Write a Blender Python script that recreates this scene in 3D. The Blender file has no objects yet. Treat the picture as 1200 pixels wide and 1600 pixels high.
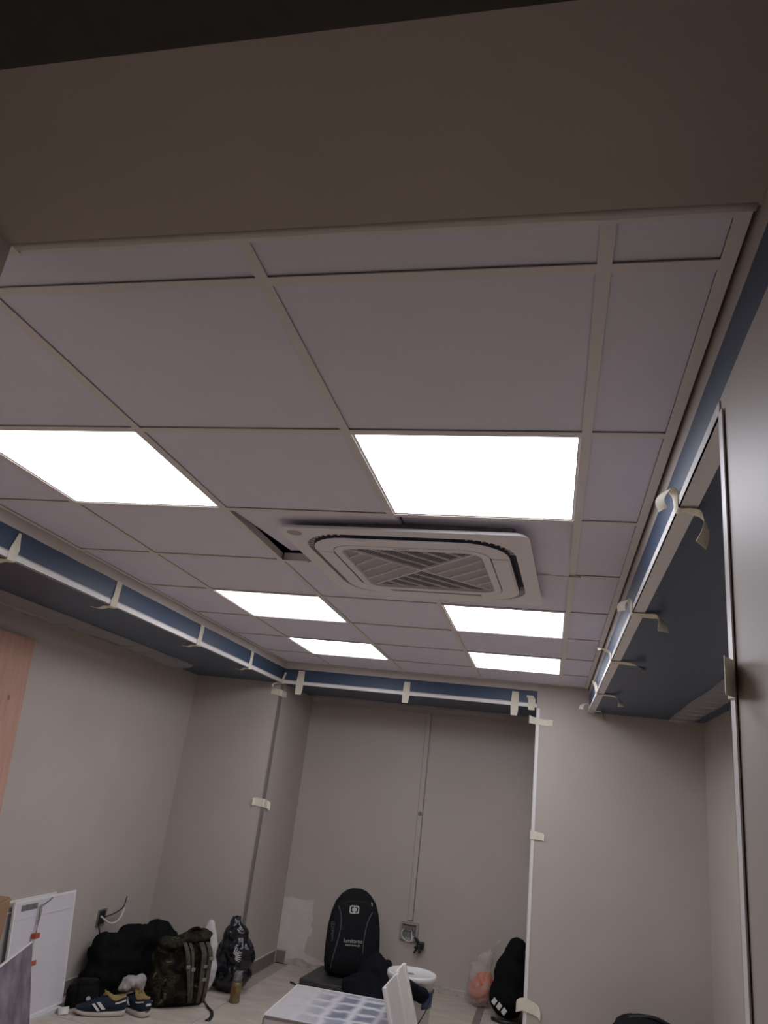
import bpy, bmesh, math, random
from mathutils import Vector, Matrix, noise
random.seed(7)
SC = bpy.context.scene
COL = SC.collection
PI = math.pi

# ---------------------------------------------------------------- camera
RIGHT = None
def set_camera():
    yaw, pit, roll = -0.249019765, 0.350902182, 0.12450389
    f = 1150.41128
    r0 = Vector((math.cos(yaw), -math.sin(yaw), 0)); f0 = Vector((math.sin(yaw), math.cos(yaw), 0))
    fw = f0*math.cos(pit) + Vector((0, 0, math.sin(pit)))
    up = -f0*math.sin(pit) + Vector((0, 0, math.cos(pit)))
    r = r0*math.cos(roll) + up*math.sin(roll)
    u = -r0*math.sin(roll) + up*math.cos(roll)
    cam = bpy.data.cameras.new('camera'); o = bpy.data.objects.new('camera', cam); COL.objects.link(o)
    cam.sensor_fit = 'VERTICAL'; cam.sensor_height = 32; cam.lens = 32*f/1600
    cam.clip_start = 0.02
    m = Matrix((r, u, -fw)).transposed().to_4x4(); m.translation = Vector((0, 0, 1.46))
    o.matrix_world = m
    SC.camera = o
set_camera()

# ---------------------------------------------------------------- world and exposure
w = bpy.data.worlds.new('world'); SC.world = w; w.use_nodes = True
w.node_tree.nodes['Background'].inputs[0].default_value = (1.0, .93, .86, 1)
w.node_tree.nodes['Background'].inputs[1].default_value = 0.02
SC.view_settings.view_transform = 'Standard'
SC.view_settings.look = 'None'
SC.view_settings.gamma = 1.0
SC.view_settings.use_curve_mapping = False
SC.view_settings.exposure = 0.0
PANEL_LIGHT = 8.6           # radiance of the six LED ceiling panels

# ---------------------------------------------------------------- materials
MATS = {}
def principled(name, rgb, rough=.6, metal=0., spec=.4):
    m = bpy.data.materials.new(name); m.use_nodes = True
    b = m.node_tree.nodes['Principled BSDF']
    b.inputs['Base Color'].default_value = (*rgb, 1)
    b.inputs['Roughness'].default_value = rough
    b.inputs['Metallic'].default_value = metal
    b.inputs['Specular IOR Level'].default_value = spec
    return m, m.node_tree, b
def mat(name, rgb, rough=.6, metal=0., var=.08, scale=12., bump=.0, bscale=60., spec=.4, alpha=1., stretch=(1, 1, 1)):
    """plain coloured stuff with a little procedural unevenness and grain"""
    if name in MATS: return MATS[name]
    m, nt, b = principled(name, rgb, rough, metal, spec)
    tc = nt.nodes.new('ShaderNodeTexCoord'); mp = nt.nodes.new('ShaderNodeMapping')
    mp.inputs['Scale'].default_value = stretch
    nt.links.new(tc.outputs['Object'], mp.inputs[0])
    n = nt.nodes.new('ShaderNodeTexNoise'); n.inputs['Scale'].default_value = scale; n.inputs['Detail'].default_value = 4
    nt.links.new(mp.outputs[0], n.inputs['Vector'])
    r = nt.nodes.new('ShaderNodeValToRGB')
    r.color_ramp.elements[0].position = .3; r.color_ramp.elements[1].position = .7
    r.color_ramp.elements[0].color = (*[max(0, c*(1-var)) for c in rgb], 1)
    r.color_ramp.elements[1].color = (*[min(1, c*(1+var)) for c in rgb], 1)
    nt.links.new(n.outputs['Fac'], r.inputs[0]); nt.links.new(r.outputs[0], b.inputs['Base Color'])
    if bump:
        n2 = nt.nodes.new('ShaderNodeTexNoise'); n2.inputs['Scale'].default_value = bscale; n2.inputs['Detail'].default_value = 3
        nt.links.new(mp.outputs[0], n2.inputs['Vector'])
        bp = nt.nodes.new('ShaderNodeBump'); bp.inputs['Strength'].default_value = bump; bp.inputs['Distance'].default_value = .004
        nt.links.new(n2.outputs['Fac'], bp.inputs['Height']); nt.links.new(bp.outputs[0], b.inputs['Normal'])
    b.inputs['Alpha'].default_value = alpha
    MATS[name] = m
    return m
def emit(name, rgb, strength):
    m = bpy.data.materials.new(name); m.use_nodes = True; nt = m.node_tree; nt.nodes.clear()
    e = nt.nodes.new('ShaderNodeEmission'); o = nt.nodes.new('ShaderNodeOutputMaterial')
    e.inputs[0].default_value = (*rgb, 1); e.inputs[1].default_value = strength
    nt.links.new(e.outputs[0], o.inputs[0]); return m
BEIGE = (.49, .43, .38); BLUE = (.038, .066, .118); CREAM = (.56, .50, .45)
M_wall = mat('beige_paint', BEIGE, .5, var=.03, scale=3, bump=.15, bscale=180)
M_blue = mat('blue_paint', BLUE, .38, var=.05, scale=4, bump=.1, bscale=160)
M_cream = mat('cream_plaster', CREAM, .8, var=.05, scale=20, bump=.2)
M_board = mat('plasterboard_paint', (.46, .385, .335), .85, var=.03, scale=5, bump=.1)
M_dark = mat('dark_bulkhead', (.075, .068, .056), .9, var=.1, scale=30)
M_tile = mat('ceiling_tile_white', (.79, .757, .855), .85, var=.015, scale=6, bump=.12, bscale=220)
M_tee = mat('grid_tee_white', (.78, .72, .68), .55, var=.02)
M_void = mat('plenum_dark', (.05, .05, .065), .9)
M_white = mat('white_profile', (.80, .76, .73), .4, var=.02)
M_profgrey = mat('raw_aluminium_profile', (.24, .215, .195), .45, metal=.2, var=.05)
M_tape = mat('masking_tape', (.78, .72, .58), .7, var=.06, scale=60, bump=.2, bscale=300)
M_floor = mat('floor_tile_beige', (.53, .45, .375), .42, var=.16, scale=5, bump=.05, bscale=40, stretch=(1, 2.2, 1))
M_grout = mat('grout', (.36, .32, .27), .9)
M_skirt = mat('skirting_grey_tile', (.19, .17, .15), .5, var=.12, scale=18)
M_rawstrip = mat('raw_adhesive', (.46, .41, .35), .95, var=.2, scale=25, bump=.5, bscale=60)
M_primer = mat('white_primer', (.62, .57, .53), .8, var=.05, scale=14)
M_black = mat('black_fabric', (.0085, .0085, .010), .85, spec=.22, var=.3, scale=60, bump=.5, bscale=320)
M_black2 = mat('black_fabric_soft', (.0065, .0068, .0075), .95, spec=.12, var=.35, scale=25, bump=.6, bscale=140)
M_navy = mat('navy_fabric', (.0065, .0070, .011), .9, spec=.15, var=.3, scale=40, bump=.5, bscale=200)
M_blackp = mat('black_plastic', (.017, .016, .016), .4, var=.2, scale=30)
M_silver = mat('reflective_piping', (.16, .16, .17), .4, var=.05)
M_logo = mat('silver_print', (.52, .48, .46), .5, var=.05)
M_acw = mat('air_conditioner_plastic', (.86, .82, .81), .55, var=.015)
M_acslot = mat('air_slot_dark', (.055, .055, .085), .7, var=.3, scale=50)
M_acgrey = mat('grille_filter_grey', (.44, .41, .43), .7, var=.05)
M_acdeep = mat('grille_gap_shade_dark', (.13, .12, .14), .8)

def wall_bands(name):
    """real paint bands by height: beige wall, blue band, cream plaster strip under the ceiling"""
    m, nt, b = principled(name, BEIGE, .50, 0, .5)
    tc = nt.nodes.new('ShaderNodeNewGeometry'); sp = nt.nodes.new('ShaderNodeSeparateXYZ')
    nt.links.new(tc.outputs['Position'], sp.inputs[0])
    n = nt.nodes.new('ShaderNodeTexNoise'); n.inputs['Scale'].default_value = 6
    nt.links.new(tc.outputs['Position'], n.inputs['Vector'])
    ma = nt.nodes.new('ShaderNodeMath'); ma.operation = 'MULTIPLY_ADD'; ma.inputs[1].default_value = .006
    nt.links.new(n.outputs['Fac'], ma.inputs[0]); nt.links.new(sp.outputs['Z'], ma.inputs[2])
    mr = nt.nodes.new('ShaderNodeMapRange'); mr.inputs['From Min'].default_value = 2.0; mr.inputs['From Max'].default_value = 2.4
    nt.links.new(ma.outputs[0], mr.inputs[0])
    r = nt.nodes.new('ShaderNodeValToRGB'); r.color_ramp.interpolation = 'CONSTANT'
    e = r.color_ramp.elements
    e[0].position = 0; e[0].color = (*BEIGE, 1)
    e[1].position = (2.156-2)/.4; e[1].color = (*BLUE, 1)
    k = e.new((2.246-2)/.4); k.color = (*CREAM, 1)
    nt.links.new(mr.outputs[0], r.inputs[0]); nt.links.new(r.outputs[0], b.inputs['Base Color'])
    return m
M_bands = wall_bands('banded_wall_paint')

def m_camo():
    m, nt, b = principled('camouflage_fabric', (.02, .02, .01), .9, 0, .15)
    tc = nt.nodes.new('ShaderNodeTexCoord')
    n = nt.nodes.new('ShaderNodeTexNoise'); n.inputs['Scale'].default_value = 14; n.inputs['Detail'].default_value = 3; n.inputs['Distortion'].default_value = .8
    nt.links.new(tc.outputs['Object'], n.inputs['Vector'])
    r = nt.nodes.new('ShaderNodeValToRGB'); r.color_ramp.interpolation = 'CONSTANT'; e = r.color_ramp.elements
    e[0].position = 0; e[0].color = (.007, .006, .004, 1)
    e[1].position = .45; e[1].color = (.020, .016, .009, 1)
    for p_, c in ((.54, (.032, .031, .015)), (.60, (.012, .010, .006)), (.66, (.11, .092, .062))):
        k = e.new(p_); k.color = (*c, 1)
    nt.links.new(n.outputs['Fac'], r.inputs[0]); nt.links.new(r.outputs[0], b.inputs['Base Color'])
    n2 = nt.nodes.new('ShaderNodeTexNoise'); n2.inputs['Scale'].default_value = 120
    nt.links.new(tc.outputs['Object'], n2.inputs['Vector'])
    bp = nt.nodes.new('ShaderNodeBump'); bp.inputs['Strength'].default_value = .5; bp.inputs['Distance'].default_value = .004
    nt.links.new(n2.outputs['Fac'], bp.inputs['Height']); nt.links.new(bp.outputs[0], b.inputs['Normal'])
    return m
M_camo = m_camo()
M_strap = mat('olive_webbing', (.070, .058, .042), .8, var=.4, scale=45)

def m_printbag():
    m, nt, b = principled('printed_black_polythene', (.01, .01, .013), .22, spec=.6)
    tc = nt.nodes.new('ShaderNodeTexCoord')
    n = nt.nodes.new('ShaderNodeTexNoise'); n.inputs['Scale'].default_value = 9; n.inputs['Detail'].default_value = 5; n.inputs['Distortion'].default_value = 1.4
    nt.links.new(tc.outputs['Object'], n.inputs['Vector'])
    r = nt.nodes.new('ShaderNodeValToRGB'); e = r.color_ramp.elements
    e[0].position = .5; e[0].color = (.007, .007, .010, 1); e[1].position = .80; e[1].color = (.26, .24, .26, 1)
    k = e.new(.70); k.color = (.012, .010, .014, 1)
    nt.links.new(n.outputs['Fac'], r.inputs[0]); nt.links.new(r.outputs[0], b.inputs['Base Color'])
    return m
M_printbag = m_printbag()

def m_film_carton():
    """wrapped stack: soft blue-grey rows of cells seen in the pack print, whitish to the left"""
    m, nt, b = principled('wrapped_panel_print', (.5, .5, .55), .3, spec=.6)
    tc = nt.nodes.new('ShaderNodeTexCoord')
    nz = nt.nodes.new('ShaderNodeTexNoise'); nz.inputs['Scale'].default_value = 7; nz.inputs['Detail'].default_value = 3
    nt.links.new(tc.outputs['Object'], nz.inputs['Vector'])
    mx = nt.nodes.new('ShaderNodeMixRGB'); mx.inputs[0].default_value = .07
    nt.links.new(tc.outputs['Object'], mx.inputs[1]); nt.links.new(nz.outputs['Color'], mx.inputs[2])
    br = nt.nodes.new('ShaderNodeTexBrick'); br.offset = 0
    br.inputs['Color1'].default_value = (.16, .18, .235, 1); br.inputs['Color2'].default_value = (.29, .30, .36, 1)
    br.inputs['Mortar'].default_value = (.60, .57, .58, 1); br.inputs['Scale'].default_value = 1
    br.inputs['Brick Width'].default_value = .125; br.inputs['Row Height'].default_value = .135
    br.inputs['Mortar Size'].default_value = .034; br.inputs['Mortar Smooth'].default_value = 1.0
    nt.links.new(mx.outputs[0], br.inputs['Vector'])
    sp = nt.nodes.new('ShaderNodeSeparateXYZ'); nt.links.new(tc.outputs['Object'], sp.inputs[0])
    mr = nt.nodes.new('ShaderNodeMapRange'); mr.inputs['From Min'].default_value = -.22; mr.inputs['From Max'].default_value = .02
    ad = nt.nodes.new('ShaderNodeMath'); ad.operation = 'MULTIPLY_ADD'; ad.inputs[1].default_value = .22; 
    nt.links.new(nz.outputs['Fac'], ad.inputs[0]); nt.links.new(sp.outputs['X'], ad.inputs[2])
    su = nt.nodes.new('ShaderNodeMath'); su.operation = 'SUBTRACT'; su.inputs[1].default_value = .11
    nt.links.new(ad.outputs[0], su.inputs[0]); nt.links.new(su.outputs[0], mr.inputs[0])
    m2 = nt.nodes.new('ShaderNodeMixRGB'); m2.inputs[1].default_value = (.52, .49, .48, 1)
    nt.links.new(mr.outputs[0], m2.inputs[0]); nt.links.new(br.outputs['Color'], m2.inputs[2])
    nt.links.new(m2.outputs[0], b.inputs['Base Color'])
    return m
M_carton = m_film_carton()

def m_purple():
    m, nt, b = principled('blotchy_grey_violet_board', (.2, .18, .22), .5)
    tc = nt.nodes.new('ShaderNodeTexCoord')
    n = nt.nodes.new('ShaderNodeTexNoise'); n.inputs['Scale'].default_value = 9; n.inputs['Detail'].default_value = 6
    nt.links.new(tc.outputs['Object'], n.inputs['Vector'])
    r = nt.nodes.new('ShaderNodeValToRGB'); e = r.color_ramp.elements
    e[0].position = .32; e[0].color = (.11, .09, .12, 1); e[1].position = .7; e[1].color = (.30, .265, .285, 1)
    nt.links.new(n.outputs['Fac'], r.inputs[0]); nt.links.new(r.outputs[0], b.inputs['Base Color'])
    return m
M_purple = m_purple()
M_film = mat('clear_protective_film', (.60, .57, .56), .35, var=.08, scale=30, alpha=.28, spec=.6)
M_wood = mat('reddish_plywood', (.50, .285, .215), .6, var=.10, scale=9, stretch=(1, 5, .6))
M_card = mat('brown_cardboard', (.28, .165, .09), .85, var=.08, scale=14)
M_panelback = mat('led_panel_back_white', (.66, .63, .65), .45, var=.02)
M_orange = mat('orange_end_cap', (.42, .085, .04), .5)
M_wirew = mat('white_wire', (.65, .6, .56), .5)
M_wireb = mat('black_wire', (.02, .02, .02), .5)
M_shoe = mat('navy_suede', (.010, .018, .034), .9, var=.25, scale=40, bump=.4, bscale=300)
M_sole = mat('off_white_sole', (.50, .42, .37), .6, var=.05)
M_lining = mat('yellow_lining', (.28, .20, .075), .8, var=.15)
M_stripe = mat('white_leather', (.66, .62, .58), .5)
M_sock = mat('pale_grey_cloth', (.36, .33, .31), .9, var=.2, scale=50, bump=.5, bscale=150)
M_bagw = mat('white_polythene', (.60, .57, .55), .35, var=.06)
M_bucket = mat('white_bucket_plastic', (.66, .64, .62), .4, var=.02)
M_label = mat('blue_bucket_label', (.030, .060, .16), .4, var=.15)
M_bagclear = mat('milky_carrier_film', (.66, .58, .52), .35, var=.10, scale=10, alpha=.34, spec=.6)
M_oran = mat('orange_contents', (.72, .15, .05), .5, var=.35, scale=9)
M_panelgrey = mat('dull_panel_back', (.42, .39, .37), .6)
M_galv2 = mat('dull_grey_box', (.34, .31, .29), .6)
M_galv = mat('galvanised_metal', (.26, .25, .24), .45, metal=.5, var=.2, scale=30)
M_glass = mat('can_green_gold', (.16, .12, .045), .3, var=.45, scale=30, spec=.7)
M_clearp = mat('clear_cap_plastic', (.30, .28, .27), .2, alpha=.4, spec=.8)
M_case = mat('dark_grey_case', (.040, .038, .038), .45, var=.25, scale=22)
M_red = mat('red_cloth', (.25, .03, .03), .9, var=.2)

# ---------------------------------------------------------------- mesh helpers
def link(name, bm, m, parent=None, smooth=False):
    me = bpy.data.meshes.new(name); bm.normal_update(); bm.to_mesh(me); bm.free()
    me.materials.append(m)
    if smooth:
        for p in me.polygons: p.use_smooth = True
    o = bpy.data.objects.new(name, me); COL.objects.link(o)
    if parent: o.parent = parent
    return o
def empty(name, loc=(0, 0, 0), rz=0):
    o = bpy.data.objects.new(name, None); COL.objects.link(o); o.location = loc; o.rotation_euler = (0, 0, rz)
    o.empty_display_size = .05
    return o
def tag(o, label, cat, group=None):
    o['label'] = label; o['category'] = cat
    if group: o['group'] = group
    return o
def structure(o): o['kind'] = 'structure'; return o
def box(bm, x0, x1, y0, y1, z0, z1, bev=0., mtx=None):
    vs = [bm.verts.new(Vector(c) if mtx is None else mtx @ Vector(c)) for c in
          ((x0, y0, z0), (x1, y0, z0), (x1, y1, z0), (x0, y1, z0), (x0, y0, z1), (x1, y0, z1), (x1, y1, z1), (x0, y1, z1))]
    fs = [bm.faces.new([vs[i] for i in q]) for q in ((3, 2, 1, 0), (4, 5, 6, 7), (0, 1, 5, 4), (1, 2, 6, 5), (2, 3, 7, 6), (3, 0, 4, 7))]
    if bev > 0:
        es = list({e for f in fs for e in f.edges})
        bmesh.ops.bevel(bm, geom=es, offset=bev, segments=2, affect='EDGES', profile=.5)
    return bm
def B(x0, x1, y0, y1, z0, z1, bev=0., mtx=None): return box(bmesh.new(), x0, x1, y0, y1, z0, z1, bev, mtx)
def sgnpow(c, e): return math.copysign(abs(c)**e, c)
def ring_pts(cx, cy, z, a, b, n=2.5, seg=24, rot=0.):
    out = []
    for i in range(seg):
        t = 2*PI*i/seg
        x = a*sgnpow(math.cos(t), 2/n); y = b*sgnpow(math.sin(t), 2/n)
        out.append(Vector((cx + x*math.cos(rot) - y*math.sin(rot), cy + x*math.sin(rot) + y*math.cos(rot), z)))
    return out
def loft(bm, rings, cap0=True, cap1=True):
    rows = [[bm.verts.new(p) for p in r] for r in rings]
    n = len(rows[0])
    for a, b in zip(rows, rows[1:]):
        for i in range(n):
            bm.faces.new((a[i], a[(i+1) % n], b[(i+1) % n], b[i]))
    if cap0: bm.faces.new(list(reversed(rows[0])))
    if cap1: bm.faces.new(rows[-1])
    return bm
def catmull(pts, k=6):
    pts = [Vector(p) for p in pts]
    if len(pts) < 3: return pts
    P = [2*pts[0]-pts[1]] + pts + [2*pts[-1]-pts[-2]]
    out = []
    for i in range(1, len(P)-2):
        p0, p1, p2, p3 = P[i-1:i+3]
        for j in range(k):
            t = j/k
            out.append(.5*((2*p1) + (p2-p0)*t + (2*p0-5*p1+4*p2-p3)*t*t + (3*p1-p0-3*p2+p3)*t**3))
    out.append(pts[-1]); return out
def tube(bm, pts, r, seg=8, k=6, taper=None):
    pts = catmull(pts, k); rings = []
    nrm = None
    for i, p in enumerate(pts):
        d = (pts[min(i+1, len(pts)-1)] - pts[max(i-1, 0)]).normalized()
        if nrm is None:
            nrm = d.cross(Vector((0, 0, 1)));
            if nrm.length < .05: nrm = d.cross(Vector((1, 0, 0)))
        nrm = (nrm - d*nrm.dot(d)).normalized(); bn = d.cross(nrm)
        rr = r if taper is None else r*(taper[0] + (taper[1]-taper[0])*i/(len(pts)-1))
        rings.append([p + (nrm*math.cos(2*PI*j/seg) + bn*math.sin(2*PI*j/seg))*rr for j in range(seg)])
    return loft(bm, rings)
def ribbon(bm, pts, widths, wdir, th=.0012, k=5, smooth_path=True):
    """a flat strip following pts, its width along wdir"""
    wl = [Vector(q).normalized() for q in wdir] if isinstance(wdir, list) else None
    wd = None if wl else Vector(wdir).normalized()
    pp = catmull(pts, k) if smooth_path else [Vector(p) for p in pts]
    rows = []
    for i, p in enumerate(pp):
        d = (pp[min(i+1, len(pp)-1)] - pp[max(i-1, 0)]).normalized()
        if wl:
            u = i/(len(pp)-1)*(len(wl)-1); q = int(min(u, len(wl)-2)); wd = wl[q].lerp(wl[q+1], u-q)
            wd = (wd - d*wd.dot(d)).normalized()
        n = d.cross(wd).normalized()
        t = i/(len(pp)-1)*(len(widths)-1); a = int(min(t, len(widths)-2)) if len(widths) > 1 else 0
        wv = widths[0] if len(widths) == 1 else widths[a] + (widths[a+1]-widths[a])*(t-a)
        rows.append([p - wd*wv/2 - n*th/2, p + wd*wv/2 - n*th/2, p + wd*wv/2 + n*th/2, p - wd*wv/2 + n*th/2])
    return loft(bm, rows)
def rrect(hx, hy, r, seg=7):
    pts = []
    for cx, cy, a0 in ((hx-r, hy-r, 0), (-hx+r, hy-r, PI/2), (-hx+r, -hy+r, PI), (hx-r, -hy+r, 1.5*PI)):
        for i in range(seg+1):
            a = a0 + PI/2*i/seg
            pts.append((cx + r*math.cos(a), cy + r*math.sin(a)))
    return pts
def plate(bm, outline, z0, z1):
    lo = [Vector((x, y, z0)) for x, y in outline]; hi = [Vector((x, y, z1)) for x, y in outline]
    return loft(bm, [lo, hi])
def ring_plate(bm, outer, inner, z0, z1, lip=0.):
    """plate with a hole (outer and inner outlines have equal counts)"""
    rows = []
    sh = 1-lip
    for pts, z in ((inner, z1), ([(x*sh, y*sh) for x, y in outer], z1), (outer, z0), (inner, z0)):
        rows.append([bm.verts.new((x, y, z)) for x, y in pts])
    n = len(outer)
    for k in range(4):
        a, b = rows[k], rows[(k+1) % 4]
        for i in range(n): bm.faces.new((a[i], a[(i+1) % n], b[(i+1) % n], b[i]))
    bmesh.ops.recalc_face_normals(bm, faces=bm.faces)
    return bm
def bake(o, name=None):
    """apply an object's modifiers into plain mesh data"""
    dg = bpy.context.evaluated_depsgraph_get()
    me = bpy.data.meshes.new_from_object(o.evaluated_get(dg))
    o.modifiers.clear(); old = o.data; o.data = me
    if old.users == 0: bpy.data.meshes.remove(old)
    return o
def lumpy(name, blobs, m, parent=None, voxel=.018, amp=.02, freq=7., crease=0., seed=0, floor=None, smooth_it=6):
    """one continuous soft surface grown round several ellipsoids, folded by noise; blobs: (x,y,z,rx,ry,rz[,rot])"""
    bm = bmesh.new()
    for b_ in blobs:
        x, y, z, rx, ry, rz = b_[:6]; rot = b_[6] if len(b_) > 6 else 0
        mt = Matrix.Translation((x, y, z)) @ Matrix.Rotation(rot, 4, 'Z') @ Matrix.Diagonal((rx, ry, rz, 1))
        bmesh.ops.create_icosphere(bm, subdivisions=3, radius=1, matrix=mt)
    o = link(name, bm, m, parent, True)
    r = o.modifiers.new('r', 'REMESH'); r.mode = 'VOXEL'; r.voxel_size = voxel; r.use_smooth_shade = True
    s = o.modifiers.new('s', 'SMOOTH'); s.iterations = smooth_it; s.factor = .5
    bake(o)
    me = o.data
    for v, n in [(v, v.normal.copy()) for v in me.vertices]:
        p = Vector(v.co)
        q = (p + Vector((seed*3.1, seed*1.7, 0)))*freq
        d = noise.noise(q)*amp + noise.noise(q*2.3)*amp*.5
        if crease:
            d -= (1-abs(noise.noise(q*1.6 + Vector((5, 2, 1))))*2.2)**3*crease if abs(noise.noise(q*1.6 + Vector((5, 2, 1)))) < .45 else 0
        v.co = p + n*d
        if floor is not None and v.co.z < floor: v.co.z = floor
    for pl in me.polygons: pl.use_smooth = True
    if not me.materials: me.materials.append(m)
    return o
def text_mesh(name, txt, size, m, parent, mtx, ext=.0006):
    cu = bpy.data.curves.new(name, 'FONT'); cu.body = txt; cu.size = size; cu.extrude = ext; cu.align_x = 'CENTER'; cu.align_y = 'CENTER'
    cu.resolution_u = 3
    t = bpy.data.objects.new(name, cu); COL.objects.link(t)
    bpy.context.view_layer.update()
    me = bpy.data.meshes.new_from_object(t.evaluated_get(bpy.context.evaluated_depsgraph_get()))
    bpy.data.objects.remove(t); bpy.data.curves.remove(cu)
    me.transform(mtx); me.materials.clear(); me.materials.append(m)
    o = bpy.data.objects.new(name, me); COL.objects.link(o); o.parent = parent
    return o
def copy_mesh(name, src, loc, parent, scale=None):
    o = src.copy(); o.name = name; COL.objects.link(o); o.location = loc; o.parent = parent
    if scale: o.scale = scale
    return o

# ---------------------------------------------------------------- the room
ZC = 2.2924; ZS = 2.125          # grid ceiling, alcove soffits
XL, XR, YB = -2.13, .265, 5.77   # edges of the raised ceiling
AL, AR, YN = -2.885, 1.055, 6.62 # alcove walls left and right, back wall of the niche
TOP = 2.62
def shell(name, *b, m=M_wall): return structure(link(name, B(*b), m))
shell('wall_left', AL-.1, AL, .89, YB, 0, TOP)
shell('wall_right', AR, AR+.1, 1.21, YB, 0, TOP)
shell('wall_back', XL, -.11, YN, YN+.1, 0, TOP)
shell('wall_back_left', AL-.1, XL, YB, YN+.1, 0, TOP)
shell('wall_back_right', -.11, AR+.1, YB, YN+.1, 0, TOP)
shell('wall_right_near', XR, AR+.1, -1.6, 1.21, 0, TOP, m=M_bands)
shell('wall_front', AL-.1, -.985, -1.6, .905, 0, TOP)
shell('wall_left_fascia', XL-.02, XL, .89, YB, ZS, TOP, m=M_bands)
shell('wall_right_fascia', XR, XR+.02, 1.21, YB, ZS, TOP, m=M_bands)
shell('wall_back_fascia', XL, -.11, YB, YB+.02, ZS, TOP, m=M_bands)
shell('ceiling_left_alcove', AL, XL-.02, .89, YB, ZS, ZS+.02, m=M_blue)
shell('ceiling_right_alcove', XR+.02, AR, 1.21, YB, ZS, ZS+.02, m=M_blue)
shell('ceiling_back_niche', XL, -.11, YB+.02, YN, ZS, ZS+.02, m=M_blue)
shell('ceiling_entrance', -.985, XR, .45, .908, ZC, ZC+.05, m=M_board)
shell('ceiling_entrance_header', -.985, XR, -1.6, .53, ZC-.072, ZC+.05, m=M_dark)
# filler bead along the plasterboard edge, uneven where it was smoothed by hand
bm = bmesh.new(); rows = []
for i in range(41):
    x = -.984 + (XR-.005+.984)*i/40; wv = .010 + .006*noise.noise(Vector((x*7, 0, 3))); hv = .004 + .002*noise.noise(Vector((x*9, 4, 0)))
    rows.append([Vector((x, .905-wv*.4, ZC)), Vector((x, .908+wv, ZC-hv*.3)), Vector((x, .908+wv, ZC+.004)), Vector((x, .905-wv*.4, ZC+.004))])
loft(bm, rows)
structure(link('trim_1', bm, M_cream, smooth=True))

# floor: bedding slab with separate 60 cm tiles
floor = structure(link('floor', B(AL-.1, AR+.1, -1.6, YN+.1, -.06, -.004), M_grout))
ft = None
xs = [AL, -2.61, -2.01, -1.41, -.81, -.21, .39, .99, AR]
ys = [.89 - .6*k for k in (4, 3, 2, 1)] + [.89 + .6*k for k in range(10)] + [YN]
for a, b in zip(xs, xs[1:]):
    for c, d in zip(ys, ys[1:]):
        if b - a < .02 or d - c < .02: continue
        cx, cy = (a+b)/2, (c+d)/2
        if cy > YB and (cx < XL or cx > -.11): continue
        if cy < .89 and cx < -1.0: continue
        sx, sy = (b-a-.003)/.597, (d-c-.003)/.597
        if ft is None:
            ft = link('floor_tile', B(-.2985, .2985, -.2985, .2985, -.012, 0, .0012), M_floor, floor); ft.location = (cx, cy, 0); ft.scale = (sx, sy, 1)
        else: copy_mesh('floor_tile', ft, (cx, cy, 0), floor, (sx, sy, 1))

# skirting tiles
def skirting(name, pieces, root_box):
    r = structure(link(name, B(*root_box), M_cream))
    for p in pieces: link('skirting_tile', B(*p, .0015), M_skirt, r)
    return r
skirting('baseboard_left', [(AL, AL+.011, 2.4+.3*k, 2.4+.3*k+.297, .003, .085) for k in range(11)], (AL, AL+.009, 2.4, 5.7, 0, .090))
skirting('baseboard_niche', [(XL, XL+.011, YB+.006+.2*k, YB+.006+.2*k+.197, .004, .088) for k in range(4)] + [(XL+.012, XL+.082, YN-.011, YN, .004, .088)],
         (XL, XL+.009, YB+.002, YN-.001, 0, .094))
# raw strip along the niche wall where the skirting is missing, thick uneven adhesive
bm = bmesh.new(); rows = []
for i in range(45):
    x = -2.03 + 1.9*i/44; h = .040 + .035*noise.noise(Vector((x*7, 1, 1))); t = .005 + .004*noise.noise(Vector((x*9, 7, 2)))
    rows.append([Vector((x, YN-t, 0)), Vector((x, YN-t*.6, h)), Vector((x, YN+.001, h+.008)), Vector((x, YN+.001, 0))])
loft(bm, rows); structure(link('trim_2', bm, M_rawstrip))
# primer patch brushed on the niche wall
bm = bmesh.new()
out = [(-2.125, .10), (-2.125, .475), (-2.10, .482), (-2.09, .472), (-2.06, .492), (-2.0, .478), (-1.95, .480), (-1.868, .488), (-1.862, .43), (-1.872, .40), (-1.850, .36),
       (-1.868, .30), (-1.846, .28), (-1.852, .23), (-1.88, .215), (-1.882, .19), (-1.892, .10), (-1.83, .085), (-1.74, .06), (-1.70, .045), (-1.70, .03), (-2.04, .03), (-2.04, .10)]
loft(bm, [[Vector((x, YN+.0005, z)) for x, z in out], [Vector((x, YN-.0025, z)) for x, z in out]])
structure(link('trim_3', bm, M_primer))

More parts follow.
